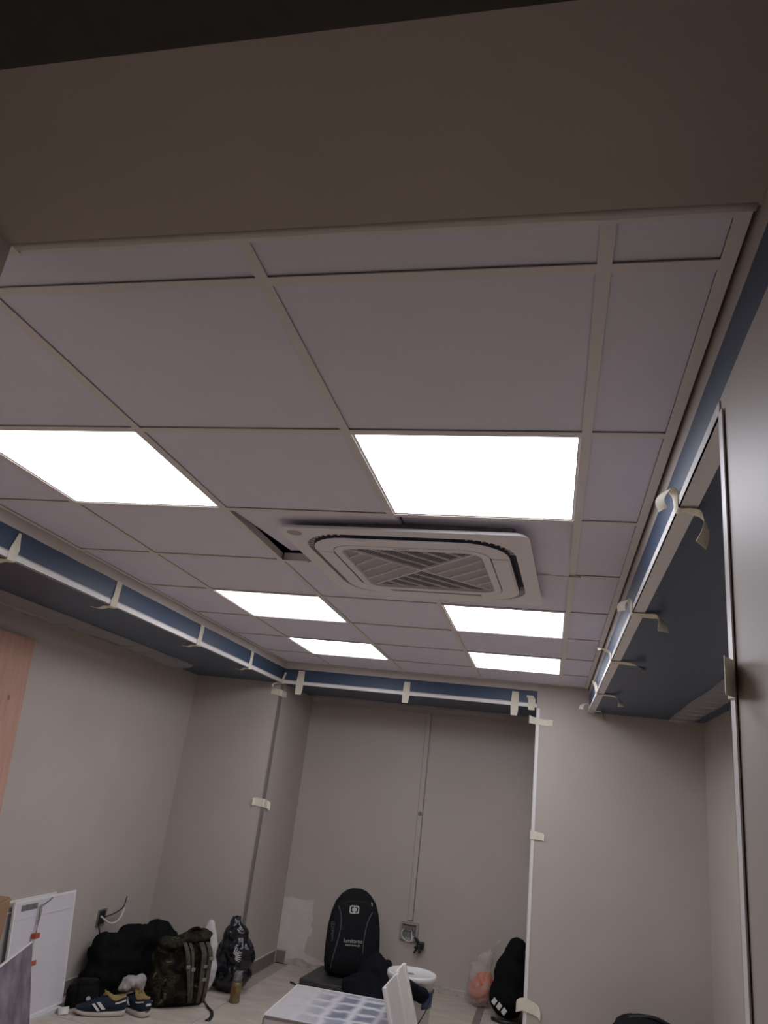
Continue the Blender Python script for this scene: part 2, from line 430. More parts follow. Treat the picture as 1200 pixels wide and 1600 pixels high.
# ---------------------------------------------------------------- suspended ceiling
ceiling = structure(link('ceiling', B(AL, AR, .45, YN, TOP, TOP+.03), M_void))
GX = [XL+.012, -1.7428, -1.1428, -.5428, .0572, XR-.022]
GY = [.920] + [1.0339+.6*k for k in range(8)] + [YB-.010]
tile_mesh = link('ceiling_tile', B(-.289, .289, -.289, .289, 0, .012, .0012), M_tile, ceiling)
first = True
LIGHTS = {(1, 2), (1, 5), (1, 7), (3, 2), (3, 5), (3, 7)}
for i, (a, b) in enumerate(zip(GX, GX[1:])):
    for j, (c, d) in enumerate(zip(GY, GY[1:])):
        if (i, j) in LIGHTS: continue
        loc = ((a+b)/2, (c+d)/2, ZC+.0050); s = ((b-a-.020)/.578, (d-c-.020)/.578, 1)
        if first: o = tile_mesh; o.location = loc; o.scale = s; first = False
        else: o = copy_mesh('ceiling_tile', tile_mesh, loc, ceiling, s)
        if (i, j) == (2, 3):    # pushed up and shoved aside by the cassette: dark gap at its far left corner
            o.location = ((a+b)/2+.020, (c+d)/2-.014, ZC+.030); o.rotation_euler = (math.radians(3.6), math.radians(-1.0), math.radians(-2.4))
        if (i, j) == (3, 3):    # near left corner lifted
            o.location.z = ZC+.018; o.rotation_euler = (math.radians(-3.0), math.radians(1.6), 0)
        if (i, j) == (3, 4): o.rotation_euler = (math.radians(-.8), 0, 0); o.location.z += .004
def tee(x0, x1, y0, y1, along):
    bm = bmesh.new(); box(bm, x0, x1, y0, y1, ZC, ZC+.0022)
    if along == 'y': xm = (x0+x1)/2; box(bm, xm-.004, xm+.004, y0, y1, ZC+.0022, ZC+.035)
    else: ym = (y0+y1)/2; box(bm, x0, x1, ym-.004, ym+.004, ZC+.0022, ZC+.035)
    return link('ceiling_tee', bm, M_tee, ceiling)
T = .012
for k, x in enumerate(GX[1:-1]):
    if k == 2:   # this main tee is cut out round the air conditioner
        tee(x-T, x+T, .930, 2.262, 'y'); tee(x-T, x+T, 3.25, YB-.024, 'y')
    else: tee(x-T, x+T, .930, YB-.024, 'y')
for k, y in enumerate(GY[1:-1]):
    for i, (a, b) in enumerate(zip(GX, GX[1:])):
        if k == 3 and i in (2, 3):
            if i == 2: tee(a+T, -1.02, y-T, y+T, 'x')
            else: tee(-.03, b-T, y-T, y+T, 'x')
            continue
        tee(a+T, b-(T if i < 4 else .010), y-T, y+T, 'x')
# perimeter angles: left, right, back, near
for nm, bx in (('l', (XL+.002, XL+.024, .915, YB-.004)), ('r', (XR-.032, XR-.008, .915, YB-.004))):
    bm = B(*bx, ZC, ZC+.0022)
    xm = bx[0] if nm == 'l' else bx[1]-.002
    box(bm, xm, xm+.002, bx[2], bx[3], ZC+.0022, ZC+.028)
    link('wall_angle', bm, M_tee, ceiling)
for (a, b, c, d) in ((XL+.024, XR-.032, YB-.024, YB-.002), (-.98, XR-.032, .912, .930), (XL+.024, -.984, .906, .930)):
    link('wall_angle', B(a, b, c, d, ZC, ZC+.0022), M_tee, ceiling)

# ---------------------------------------------------------------- LED ceiling panels
M_led = emit('led_diffuser_glow', (.95, .97, 1.07), PANEL_LIGHT)
lab = {(1, 2): 'square white LED light panel cut off by the left edge of the picture', (3, 2): 'largest square white LED light panel, just in front of the air conditioner',
       (1, 5): 'square white LED light panel left of and behind the air conditioner', (3, 5): 'square white LED light panel just behind the air conditioner on the right',
       (1, 7): 'farthest left square white LED light panel, near the back fascia', (3, 7): 'farthest right square white LED light panel, near the back wall'}
src = None
for (i, j) in sorted(LIGHTS, key=lambda q: (q[1], q[0])):
    cx, cy = (GX[i]+GX[i+1])/2, (GY[j]+GY[j+1])/2
    r = empty('ceiling_light_panel', (cx, cy, ZC)); tag(r, lab[(i, j)], 'ceiling light', 'lit square panels in the suspended ceiling')
    if src is None:
        o1 = rrect(.288, .288, .002, 1); i1 = rrect(.281, .281, .002, 1)
        fr = link('frame', ring_plate(bmesh.new(), o1, i1, .0030, .012), M_tee, r)
        df = link('diffuser', B(-.281, .281, -.281, .281, .0036, .0105), M_led, r)
        hs = link('upward_light_block', B(-.286, .286, -.286, .286, .0122, .030), M_void, r)  # added unseen cover, keeps the diffuser's upward light out of the plenum
        src = (fr, df, hs)
    else:
        for s in src: copy_mesh(s.name.split('.')[0], s, (0, 0, 0), r)

# ---------------------------------------------------------------- ceiling cassette air conditioner
ac = empty('air_conditioner', (-.525, 2.782, 2.269)); ac.scale = (1, .965, 1); ac.rotation_euler = (math.radians(-.3), math.radians(.5), math.radians(-2.4))
tag(ac, 'white square ceiling cassette air conditioner with a patterned grille, hanging slightly skewed', 'air conditioner')
OUT = rrect(.452, .468, .035); SLO = rrect(.392, .408, .17); SLI = rrect(.368, .384, .155); GRO = rrect(.268, .268, .06); INN = rrect(.30, .305, .09)
bm = ring_plate(bmesh.new(), OUT, SLO, 0, .016, .035)
link('outer_panel', bm, M_acw, ac)
link('slot_well', plate(bmesh.new(), SLO, .020, .026), M_acslot, ac)
link('slot_wall_shade', ring_plate(bmesh.new(), [(x*1.006, y*1.006) for x, y in SLI], SLI, -.0045, .020), M_acslot, ac)  # dark ring painting the recess shade onto the slot side
bm = ring_plate(bmesh.new(), SLI, INN, -.006, .020); link('centre_panel', bm, M_acw, ac)
bm = ring_plate(bmesh.new(), rrect(.297, .302, .088), GRO, -.007, .018); link('grille_frame', bm, M_acw, ac)
link('body', B(-.40, .40, -.40, .40, .027, .26, .01), M_galv, ac)
# ribs inside the slot
bm = bmesh.new()
for k in range(9):
    a = math.radians(3+k*10.5)
    for sx, sy in ((1, -1), (-1, -1), (1, 1), (-1, 1)):
        cx = sx*(.225 + .158*math.cos(a)); cy = sy*(.238 + .160*math.sin(a))
        box(bm, -.003, .003, -.013, .013, .004, .020, 0, Matrix.Translation((cx, cy, 0)) @ Matrix.Rotation(math.atan2(sy*math.sin(a), sx*math.cos(a))-PI/2, 4, 'Z'))
link('slot_vane', bm, M_acw, ac)['kind'] = 'stuff'
# four air flaps with a dark strip painting gap shadow along the inner edge
for (fx, fy, hx, hy) in ((0, -.347, .20, .030), (0, .347, .20, .030), (-.332, 0, .030, .215), (.332, 0, .030, .215)):
    fl = link('flap', B(fx-hx, fx+hx, fy-hy, fy+hy, -.0105, -.006, .0015), M_acw, ac)
    if hx > hy: s = (fx-hx, fx+hx, fy+(hy+.002)*(-1 if fy > 0 else 1)-.002, fy+(hy+.002)*(-1 if fy > 0 else 1)+.002)
    else:
        xx = fx+(hx+.003)*(-1 if fx > 0 else 1); s = (xx-.003, xx+.003, fy-hy, fy+hy)
    link('slit_shade', B(*s, -.0068, -.004), M_acslot, fl)
# grille: filter plate, crossing ribs, dark bars painting shade between slats in the near and far wedges
link('grille_plate', plate(bmesh.new(), rrect(.269, .269, .06), .006, .010), M_acgrey, ac)
def clip(p, q, inside, n=60):
    """longest run of the segment p-q that stays inside"""
    best = cur = None
    for k in range(n+1):
        t = k/n; pt = (p[0]+(q[0]-p[0])*t, p[1]+(q[1]-p[1])*t)
        if inside(*pt):
            cur = (cur[0], pt) if cur else (pt, pt)
            if best is None or math.hypot(cur[1][0]-cur[0][0], cur[1][1]-cur[0][1]) > math.hypot(best[1][0]-best[0][0], best[1][1]-best[0][1]): best = cur
        else: cur = None
    return best
def in_r(x, y, h=.266, r=.06):
    ax, ay = abs(x), abs(y)
    if ax > h or ay > h: return False
    return not (ax > h-r and ay > h-r and math.hypot(ax-h+r, ay-h+r) > r)
def bar(bm, p, q, wv, z0, z1):
    L = math.hypot(q[0]-p[0], q[1]-p[1])
    if L < .006: return
    m = Matrix.Translation(((p[0]+q[0])/2, (p[1]+q[1])/2, 0)) @ Matrix.Rotation(math.atan2(q[1]-p[1], q[0]-p[0]), 4, 'Z')
    box(bm, -L/2, L/2, -wv/2, wv/2, z0, z1, 0, m)
wedge_y = lambda x, y: abs(y) >= abs(x)*.98
ribs = bmesh.new(); s2 = math.sqrt(.5)
for sgn, test in ((-1, lambda x, y: in_r(x, y) and not wedge_y(x, y)), (1, lambda x, y: in_r(x, y) and wedge_y(x, y))):
    for k in range(-5, 6):
        off = k*.068; n_ = (-s2*sgn, s2); d_ = (s2, s2*sgn)
        c = (n_[0]*off, n_[1]*off)
        for half in (0, 1):
            p = (c[0], c[1]) if half else (c[0]-d_[0]*.5, c[1]-d_[1]*.5); q = (c[0]+d_[0]*.5, c[1]+d_[1]*.5) if half else c
            s = clip(p, q, test, 120)
            if s: bar(ribs, s[0], s[1], .0045, -.001, .006)
for sgn in (1, -1):
    s = clip((-.3, -.3*sgn), (.3, .3*sgn), in_r, 120); bar(ribs, s[0], s[1], .007, -.002, .006)
link('grille_rib', ribs, M_acw, ac)['kind'] = 'stuff'
gap_shade = bmesh.new()
for k in range(-46, 47):
    off = k*.0130; d_ = (s2, -s2); n_ = (s2, s2); c = (n_[0]*off, n_[1]*off)
    for half in (0, 1):
        p = c if half else (c[0]-d_[0]*.5, c[1]-d_[1]*.5); q = (c[0]+d_[0]*.5, c[1]+d_[1]*.5) if half else c
        s = clip(p, q, lambda x, y: in_r(x, y, .262) and wedge_y(x, y) and abs(y) > abs(x)+.006, 150)
        if s: bar(gap_shade, s[0], s[1], .0068, .0045, .006)
link('grille_gap_shade', gap_shade, M_acdeep, ac)['kind'] = 'stuff'
bm = bmesh.new(); loft(bm, [ring_pts(-.395, -.408, -.0012, .026, .026, 2), ring_pts(-.395, -.408, .002, .030, .030, 2)]); link('sensor_eye', bm, M_acgrey, ac)
text_mesh('brand_mark', 'DAIKIN', .017, M_acgrey, ac, Matrix.Translation((-.02, -.285, -.0075)) @ Matrix.Rotation(PI, 4, 'X'))
# thin loose cable leaving the cassette to the right, along the grid
bm = bmesh.new(); tube(bm, [(-.075, 2.80, ZC-.010), (-.03, 2.815, ZC-.004), (.03, 2.82, ZC-.004), (.09, 2.825, ZC-.004)], .004)
tag(link('loose_cable', bm, M_wirew, smooth=True), 'thin white cable leaving the right side of the ceiling air conditioner', 'cable')

# ---------------------------------------------------------------- corner profiles taped in place
def profile(name, boxes, label, m=M_white, gap=None):
    bm = bmesh.new()
    for b_ in boxes: box(bm, *b_)
    o = link(name, bm, m); tag(o, label, 'trim profile', 'corner profiles round the alcove edges'); return o
V0, V1, HW = ZS-.004, ZS+.021, .038
profile('corner_profile', [(XL-.008, XL+.003, .90, YB, V0, V0+.0025), (XL, XL+.003, .90, YB, V0, V1)], 'long white corner profile along the left blue fascia edge')
profile('corner_profile', [(XR-.003, XR+HW, 1.21, YB, V0, V0+.0025), (XR-.003, XR, 1.21, YB, V0, V1)], 'long white corner profile along the right blue fascia edge')
profile('corner_profile', [(XL+.003, -.11, YB-.003, YB+.008, V0, V0+.0025), (XL+.003, -.11, YB-.003, YB, V0, V1)], 'white corner profile along the bottom of the back blue fascia')
profile('corner_profile', [(-.109, -.088, YB-.0045, YB-.0025, .0, V0-.002), (-.1125, -.110, YB-.006, YB+.03, .0, V0-.002)], 'upright white corner profile on the right edge of the back niche')
profile('corner_profile', [(XR-.0045, XR-.0020, 1.186, 1.214, .0, V0-.002), (XR-.0045, XR+.03, 1.2125, 1.2145, .0, V0-.002)], 'upright white corner profile on the near right pillar edge')
o = profile('corner_profile', [(XL-.012, XL+.004, YB-.006, YB-.0035, .0, V0-.002), (XL+.0035, XL+.006, YB-.006, YB+.022, .0, V0-.002)], 'upright grey corner profile on the left edge of the back niche', M_profgrey)

# masking tape
def tape(path, widths, wdir, label, smooth_path=True, name='masking_tape'):
    bm = ribbon(bmesh.new(), path, widths, wdir, smooth_path=smooth_path)
    return tag(link(name, bm, M_tape, smooth=False), label, 'masking tape', 'strips of masking tape holding the profiles')
Y = (0, 1, 0); X = (1, 0, 0); Z = (0, 0, 1)
e = .0045
for y, up, tail, wv, lb in ((2.445, .085, .075, .052, 'pointed masking tape strip nearest on the left profile'),
                       (3.205, .098, .075, .058, 'second nearest masking tape strip on the left profile, with a loose tail'),
                       (4.18, .095, .07, .060, 'third nearest masking tape strip on the left profile'),
                       (5.03, .092, .06, .060, 'fourth masking tape strip on the left profile, before the corner')):
    pts = [(XL+e-.002, y+.012, V0+up+.03), (XL+e-.001, y+.008, V0+up*.6), (XL+e, y, V0+.02), (XL+e, y, V0-e), (XL-.03, y-.004, V0-e-.002), (XL-.055, y-.015, V0-e-.014), (XL-.055-tail*.6, y-.02, V0-e-.010)]
    tape(pts, [wv*.25, wv, wv, wv*.9, wv*.8, wv*.6, wv*.35] if y < 3 else [wv*.85, wv*.8, wv, wv, wv*.8, wv*.5, wv*.25], Y, lb)
tape([(XL+.010, YB-.02, V0+.075), (XL+.024, YB-.028, V0+.085), (XL+.014, YB-.022, V0+.06), (XL+.006, YB-.02, V0+.03), (XL+.006, YB-.02, V0-.006)], [.03, .045, .05, .055], Y, 'curled masking tape scrap at the left end of the back profile')
tape([(XL+.004, YB-.06, V0-.006), (XL-.03, YB-.064, V0-.008), (XL-.055, YB-.066, V0-.022), (XL-.058, YB-.066, V0-.04)], [.05, .05, .04, .035], Y, 'small masking tape flap under the corner where left and back profiles meet')
for x, up, dn, wv, lb in ((-1.985, .082, .075, .062, 'masking tape strip near the left end of the back profile'),
                      (-1.11, .072, .058, .056, 'masking tape strip in the middle of the back profile'),
                      (-.275, .075, .070, .058, 'masking tape strip second from the right end of the back profile')):
    tape([(x+.003, YB-.006, V0+.03+up), (x+.002, YB-.006, V0+.03), (x, YB-.006, V0-.003), (x, YB-.004, V0-dn*.5), (x-.002, YB-.002, V0-dn)], [wv*.85, wv, wv, wv*.95, wv*.8], X, lb)
tape([(-.165, YB-.012, V0+.085), (-.158, YB-.022, V0+.07), (-.150, YB-.010, V0+.055), (-.15, YB-.005, V0+.01), (-.15, YB-.005, V0-.02)], [.05, .055, .055, .05, .045], X, 'crumpled masking tape strip at the right end of the back profile')
# right profile: strips that curl away over the fascia and the soffit
def curl_right(y, wv, a, b, lb):
    """a = (out, up) list on the room side, b = (right, up) list on the soffit side"""
    pts = [(XR-e-o_, y+s, V0+z) for o_, s, z in a] + [(XR-e, y, V0-.003), (XR+.02, y, V0-e)] + [(XR+.036+o_, y+s, V0+z) for o_, s, z in b]
    tape(pts, [wv*.6, wv, wv, wv, wv*.8], [(-.7, .6, .3), (-.3, .9, .1), Y, Y, (.35, .85, -.1), (.8, .5, .2)], lb)
curl_right(1.66, .040, [(.030, .0, -.004), (.036, .0, .022), (.018, .0, .045), (.003, 0, .035)], [(-.004, .0, -.006), (.010, .002, -.012), (.020, .004, -.034), (.018, .004, -.06), (.008, .0, -.085)], 'largest curled masking tape strip, nearest on the right profile')
curl_right(2.67, .055, [(.034, .0, .006), (.034, .0, .030), (.016, .0, .046), (.003, 0, .035)], [(.018, .0, -.005), (.045, .0, -.008), (.062, .0, -.03), (.064, .0, -.058)], 'second nearest masking tape strip on the right profile, hooked down')
curl_right(3.62, .050, [(.060, .0, .052), (.040, .0, .055), (.015, .0, .046), (.003, 0, .035)], [(.03, .0, -.006), (.075, -.004, -.013), (.115, -.008, -.030)], 'third nearest masking tape strip on the right profile, sticking out straight')
curl_right(4.75, .056, [(.026, .0, .075), (.014, .0, .065), (.003, 0, .04)], [(.04, .0, -.004), (.075, .0, -.012), (.098, .0, -.04), (.102, .0, -.065)], 'fourth masking tape strip on the right profile, twisted downward')
curl_right(5.63, .06, [(.058, .0, .005), (.05, .0, .03), (.024, .0, .046), (.003, 0, .035)], [(.03, .0, .000), (.05, .0, -.012), (.064, .0, -.05), (.062, .0, -.07)], 'farthest masking tape strip at the back end of the right profile')
# tape on the upright profiles
tape([(XL-.085, YB-.004, 2.052), (XL-.03, YB-.0075, 2.05), (XL+.006, YB-.0075, 2.045), (XL+.0075, YB+.02, 2.04), (XL+.012, YB+.10, 2.045)], [.045, .05, .05, .045], Z, 'masking tape across the grey upright profile just under the soffit')
tape([(XL-.085, YB-.018, 1.213), (XL-.06, YB-.006, 1.217), (XL-.02, YB-.0075, 1.215), (XL+.006, YB-.0075, 1.213), (XL+.0075, YB+.02, 1.21), (XL+.010, YB+.06, 1.205), (XL+.028, YB+.085, 1.19)], [.05, .06, .06, .055], Z, 'masking tape halfway up the grey upright profile')
tape([(-.115, YB+.03, 2.02), (-.160, YB+.004, 2.035), (-.150, YB-.02, 2.03), (-.115, YB-.009, 2.025), (-.05, YB-.0045, 2.02), (.01, YB-.003, 2.02)], [.03, .06, .05, .045, .045], Z, 'masking tape near the top of the white upright niche profile')
tape([(-.114, YB+.03, 1.245), (-.116, YB-.008, 1.245), (-.07, YB-.008, 1.243), (-.03, YB-.006, 1.240), (-.02, YB-.014, 1.232)], [.055, .055, .05, .045], Z, 'masking tape halfway up the white upright niche profile')
tape([(-.160, YB+.030, .185), (-.150, YB+.005, .200), (-.114, YB-.009, .215), (-.06, YB-.008, .205), (-.02, YB-.008, .19), (.0, YB-.022, .165)], [.06, .075, .075, .07, .05], Z, 'largest masking tape near the floor on the white upright niche profile')
tape([(XR+.025, 1.220, 1.665), (XR-.003, 1.220, 1.665), (XR-.0075, 1.212, 1.665), (XR-.0075, 1.195, 1.664), (XR-.007, 1.172, 1.662), (XR-.018, 1.148, 1.660), (XR-.030, 1.122, 1.658), (XR-.034, 1.100, 1.656)], [.052, .052, .054, .054, .052], Z, 'wide masking tape on the near right pillar profile')

# ---------------------------------------------------------------- protective film strips on the soffits
def film(name, x0, x1, y0, y1, sag_x, label, seed, n=60):
    bm = bmesh.new(); grid = []
    for i in range(n+1):
        y = y0 + (y1-y0)*i/n; row = []
        for k in range(9):
            t = k/8; x = x0 + (x1-x0)*t + .012*noise.noise(Vector((y*2, k*.3, seed)))
            fold = .028*abs(math.sin(y*PI/.22 + 1.2*noise.noise(Vector((y*1.4, seed, 0)))))*math.sin(PI*t)**.4
            z = ZS - .004 - fold - sag_x*(t**2 if sag_x > 0 else 0)*(.5+.5*noise.noise(Vector((y*1.3, seed, 2))))
            row.append((x, y, z))
        grid.append(row)
    lo = [[bm.verts.new(p) for p in r] for r in grid]
    for a, b in zip(lo, lo[1:]):
        for k in range(8): bm.faces.new((a[k], a[k+1], b[k+1], b[k]))
    r = bmesh.ops.extrude_face_region(bm, geom=list(bm.faces))
    for v in r['geom']:
        if isinstance(v, bmesh.types.BMVert): v.co.z -= .0008
    return tag(link(name, bm, M_film, smooth=True), label, 'protective film', 'clear film strips taped under the alcove soffits')
film('film_strip', -2.615, -2.80, 1.6, 5.15, .03, 'crumpled clear film strip under the left alcove soffit', 1)
film('film_strip', .80, .975, 2.4, 5.755, .0, 'wrinkled clear film strip under the right alcove soffit', 2)
# film sheet hanging along the back of the niche soffit
bm = bmesh.new(); rows = []
for i in range(70):
    x = -2.10 + 1.98*i/69; z = ZS-.045 - .012*noise.noise(Vector((x*4, 0, 9))) ; yy = YN-.012-.008*noise.noise(Vector((x*7, 3, 9)))
    rows.append([Vector((x, YN-.20, ZS-.002)), Vector((x, yy-.06, ZS-.022+.006*noise.noise(Vector((x*9, 1, 2))))), Vector((x, yy, z)), Vector((x, yy+.004, z+.001)), Vector((x, yy-.05, ZS-.018)), Vector((x, YN-.20, ZS-.001))])
loft(bm, rows); tag(link('film_strip', bm, M_film, smooth=True), 'clear film strip sagging along the back wall under the niche soffit', 'protective film', 'clear film strips taped under the alcove soffits')

# ---------------------------------------------------------------- back wall: trunking, junction box, cable stub
tr = empty('cable_trunking', (-1.047, YN, .46)); tag(tr, 'narrow painted cable trunking running down the back wall to the box', 'cable trunking')
link('channel', B(-.019, .019, -.012, 0, 0, 1.62, .002), M_wall, tr)
link('edge_shadow_strip', B(.019, .025, -.009, 0, 0, 1.62), M_profgrey, tr)  # grey strips on both sides paint the shadow edges of the trunking
link('edge_shadow_strip', B(-.0225, -.019, -.006, 0, 0, 1.62), M_galv2, tr)
bm = bmesh.new(); loft(bm, [[Vector((p.x, -.012, p.y)) for p in ring_pts(0, .80, 0, .016, .016, 2, 12)], [Vector((p.x, -.024, p.y)) for p in ring_pts(0, .80, 0, .012, .012, 2, 12)]]); bmesh.ops.recalc_face_normals(bm, faces=bm.faces)
link('screw_cap', bm, M_profgrey, tr)
jb = empty('junction_box', (-1.045, YN, .385)); tag(jb, 'open grey junction box with loose wires low on the back wall', 'junction box')
link('frame', ring_plate(bmesh.new(), rrect(.072, .062, .008, 3), rrect(.056, .048, .004, 3), 0, .022).__class__ and (lambda b_: (bmesh.ops.rotate(b_, verts=b_.verts, cent=(0, 0, 0), matrix=Matrix.Rotation(PI/2, 3, 'X')), b_)[1])(ring_plate(bmesh.new(), rrect(.072, .062, .008, 3), rrect(.056, .048, .004, 3), 0, .022)), M_galv2, jb)
link('back_plate', B(-.056, .056, -.006, 0, -.048, .048), M_galv, jb)
for k in range(4): link('terminal', B(-.045+.024*k, -.027+.024*k, -.018, -.006, .0, .028, .002), M_profgrey, jb)
bm = bmesh.new(); tube(bm, [(-.04, -.012, .02), (-.055, -.03, -.02), (-.03, -.04, -.06), (.02, -.035, -.068), (.04, -.02, -.03)], .004); tube(bm, [(.02, -.012, .0), (.03, -.03, -.04), (.035, -.03, -.07)], .004)
link('wire', bm, M_wirew, jb, True)
ck = empty('cable_stub', (-.945, YN-.02, .30)); tag(ck, 'dark ragged bundle of cable ends hanging beside the junction box', 'cable')
for k in range(6):
    a = (random.uniform(-.05, .07), -random.uniform(.0, .05), random.uniform(-.06, .05))
    bm = bmesh.new(); tube(bm, [(-.045, 0, .045), (-.01, -.02, .01), a], .011, taper=(1, .7)); link('cable_end', bm, M_wireb, ck, True)
bm = bmesh.new(); box(bm, -.025, .03, -.03, .015, -.025, .025, .006); link('connector', bm, M_blackp, ck)

# left wall: open wall box with wires
wb = empty('wall_box', (AL, 5.08, .405)); tag(wb, 'open socket hole with loose black and white wires in the left wall', 'socket')
link('back_plate', B(.0, .004, -.045, .045, -.045, .045), M_blackp, wb)
for b_ in ((.0, .008, -.05, -.04, -.05, .05), (.0, .008, .04, .05, -.05, .05), (0, .008, -.04, .04, .04, .05), (0, .008, -.04, .04, -.05, -.04)): link('rim', B(*b_), M_galv, wb)
bm = bmesh.new(); tube(bm, [(.01, -.02, .01), (.05, .05, -.035), (.06, .14, -.02), (.05, .20, .04)], .006); link('white_wire', bm, M_wirew, wb, True)
bm = bmesh.new(); tube(bm, [(.01, .03, .0), (.04, .10, .02), (.05, .18, .05), (.04, .22, .11)], .004); tube(bm, [(.01, -.03, -.03), (.03, -.01, -.10), (.05, .05, -.17)], .005); link('black_wire', bm, M_wireb, wb, True)

# ---------------------------------------------------------------- left side things
# plywood sheet leaning on the left wall
pw = empty('plywood_sheet', (AL+.19, 3.20, 0)); tag(pw, 'tall reddish plywood sheet leaning on the left wall', 'plywood sheet')
ang = math.atan2(.172, 1.98)
bm = B(0, .016, -.45, .45, 0, 1.99, .001); link('panel', bm, M_wood, pw)
bm = bmesh.new(); loft(bm, [[Vector((.0165, p.x, p.y)) for p in ring_pts(.33, 1.66, 0, .012, .016, 2, 12)], [Vector((.0172, p.x, p.y)) for p in ring_pts(.33, 1.66, 0, .006, .008, 2, 12)]])
link('knot', bm, M_card, pw)
pw.rotation_euler = (0, -ang, 0)
# cardboard carton standing and the blotchy board leaning on it
FR = math.atan2(-.93, .36)
cb = empty('cardboard_carton', (-2.38, 3.37, 0), FR); tag(cb, 'tall brown cardboard carton at the left picture edge', 'carton')
link('side_panel', B(0, .50, -.22, 0, 0, .772, .004), M_card, cb)
link('flap', B(.01, .49, -.105, -.006, .773, .777), M_card, cb)
link('flap', B(.01, .49, -.214, -.109, .773, .777), M_card, cb)
bd = empty('blotchy_board', (-2.547+.018+.1, 3.855+.035, 0), FR)
tag(bd, 'pale-edged board with a blotchy grey-violet face leaning at the left picture edge', 'board')
la = -math.atan2(.115, .50)
R_ = Matrix.Rotation(-la, 4, 'X')
link('core', B(0, .95, -.012, .0, 0, .513, .001, R_), M_white, bd)
link('face_sheet', B(.004, .946, .0, .0015, 0, .507, 0, R_), M_purple, bd)
bd2 = empty('white_board', (-2.547+.018+.1-.012, 3.855+.035-.004, 0), FR)
tag(bd2, 'narrow white board strip standing behind the blotchy board', 'board')
link('core', B(-.045, .9, -.026, -.016, 0, .40, .001, R_), M_bucket, bd2)
link('edge_band', B(-.052, -.045, -.026, -.014, 0, .40, .001, R_), M_white, bd2)

# LED panels leaning backside out on the left wall
def led_back(loc, rz, lean, label, full):
    r = empty('spare_light_panel', loc, rz); tag(r, label, 'light panel')
    m = Matrix.Rotation(-lean, 4, 'Y')
    link('back_plate', B(-.009, 0, -.298, .298, .004, .592, .001, m), M_panelback if full else M_panelgrey, r)
    bm = bmesh.new()
    for b_ in ((-.011, .003, -.30, .30, 0, .012), (-.011, .003, -.30, .30, .588, .60), (-.011, .003, -.30, -.288, .012, .588), (-.011, .003, .288, .30, .012, .588)): box(bm, *b_, .001, m)
    link('frame', bm, M_white, r)
    if not full: link('rib', B(0, .003, -.285, .285, .535, .545, 0, m), M_white, r)
    if full:
        link('rating_label', B(0, .0012, -.235, -.085, .545, .575, 0, m), M_galv, r)
        link('rib', B(0, .003, -.285, .285, .505, .511, 0, m), M_panelback, r)
        dr = link('driver', B(.004, .030, -.112, -.072, .285, .395, .003, m), M_bucket, r)
        for z0 in (.395, .262): link('end_cap', B(.002, .032, -.115, -.069, z0, z0+.026, .004, m), M_orange, dr)['label'] = 'orange plastic end cap'
        bm = bmesh.new()
        tube(bm, [m @ Vector(p) for p in ((.004, .05, .585), (.010, -.02, .565), (.014, -.075, .555), (.014, -.078, .50), (.016, -.09, .42))], .0035)
        tube(bm, [m @ Vector(p) for p in ((.012, -.06, .555), (.014, -.068, .50), (.014, -.082, .46))], .003)
        link('wire', bm, M_profgrey, r, True)
        bm = bmesh.new(); tube(bm, [m @ Vector(p) for p in ((.016, -.095, .262), (.016, -.10, .20), (.018, -.118, .165))], .003); link('wire', bm, M_profgrey, r, True)
        link('plug', B(.008, .022, -.135, -.115, .135, .170, .003, m), M_blackp, r)
    return r
led_back((AL+.128, 4.345, .022), .03, math.atan2(.080, .6), 'white square light panel leaning back side out with an orange-ended driver', True)
led_back((AL+.096, 4.195, .022), .03, math.atan2(.080, .6), 'plain white light panel leaning behind the one with the hanging driver', False)
bt = empty('batten', (AL+.105, 4.32, 0)); tag(bt, 'pale wooden batten on the floor under the two leaning light panels', 'batten')
link('bar', B(-.05, .045, -.41, .275, 0, .021, .002), M_bucket, bt)
# white paper scrap
bm = bmesh.new(); ribbon(bm, [(-2.725, 4.60, .004), (-2.705, 4.57, .028), (-2.690, 4.55, .018), (-2.675, 4.53, .004)], [.05, .06, .06, .05], (.55, .4, .1), .002)
tag(link('paper_scrap', bm, M_stripe, smooth=True), 'crumpled white paper scrap on the floor under the leaning light panel', 'paper')
# black pouch with a round white badge
kp = empty('black_pouch', (-2.672, 4.735, 0), math.radians(35)); tag(kp, 'small black padded pouch with a round white badge beside the blue shoe', 'pouch')
bm = bmesh.new(); loft(bm, [ring_pts(0, 0, z, a, b, 3) for z, a, b in ((0, .062, .045), (.03, .070, .052), (.10, .066, .05), (.135, .060, .046), (.145, .055, .040))]); link('body', bm, M_black, kp, True)
bm = bmesh.new(); loft(bm, [ring_pts(0, 0, z, a, b, 3) for z, a, b in ((.128, .064, .050), (.150, .062, .047))], False, False); bmesh.ops.solidify(bm, geom=list(bm.faces), thickness=.004); link('rim', bm, M_blackp, kp)
bm = bmesh.new(); loft(bm, [[Vector((p.x, -.0535, p.y)) for p in ring_pts(.012, .055, 0, .013, .013, 2, 16)], [Vector((p.x, -.048, p.y)) for p in ring_pts(.012, .055, 0, .013, .013, 2, 16)]]); bmesh.ops.recalc_face_normals(bm, faces=bm.faces); link('badge', bm, M_stripe, kp)
bm = bmesh.new(); loft(bm, [ring_pts(-.085, -.02, z, a, a, 2.4, 16) for z, a in ((0, .024), (.02, .030), (.09, .032), (.115, .025), (.12, .012))]); link('side_pocket', bm, M_black2, kp, True)

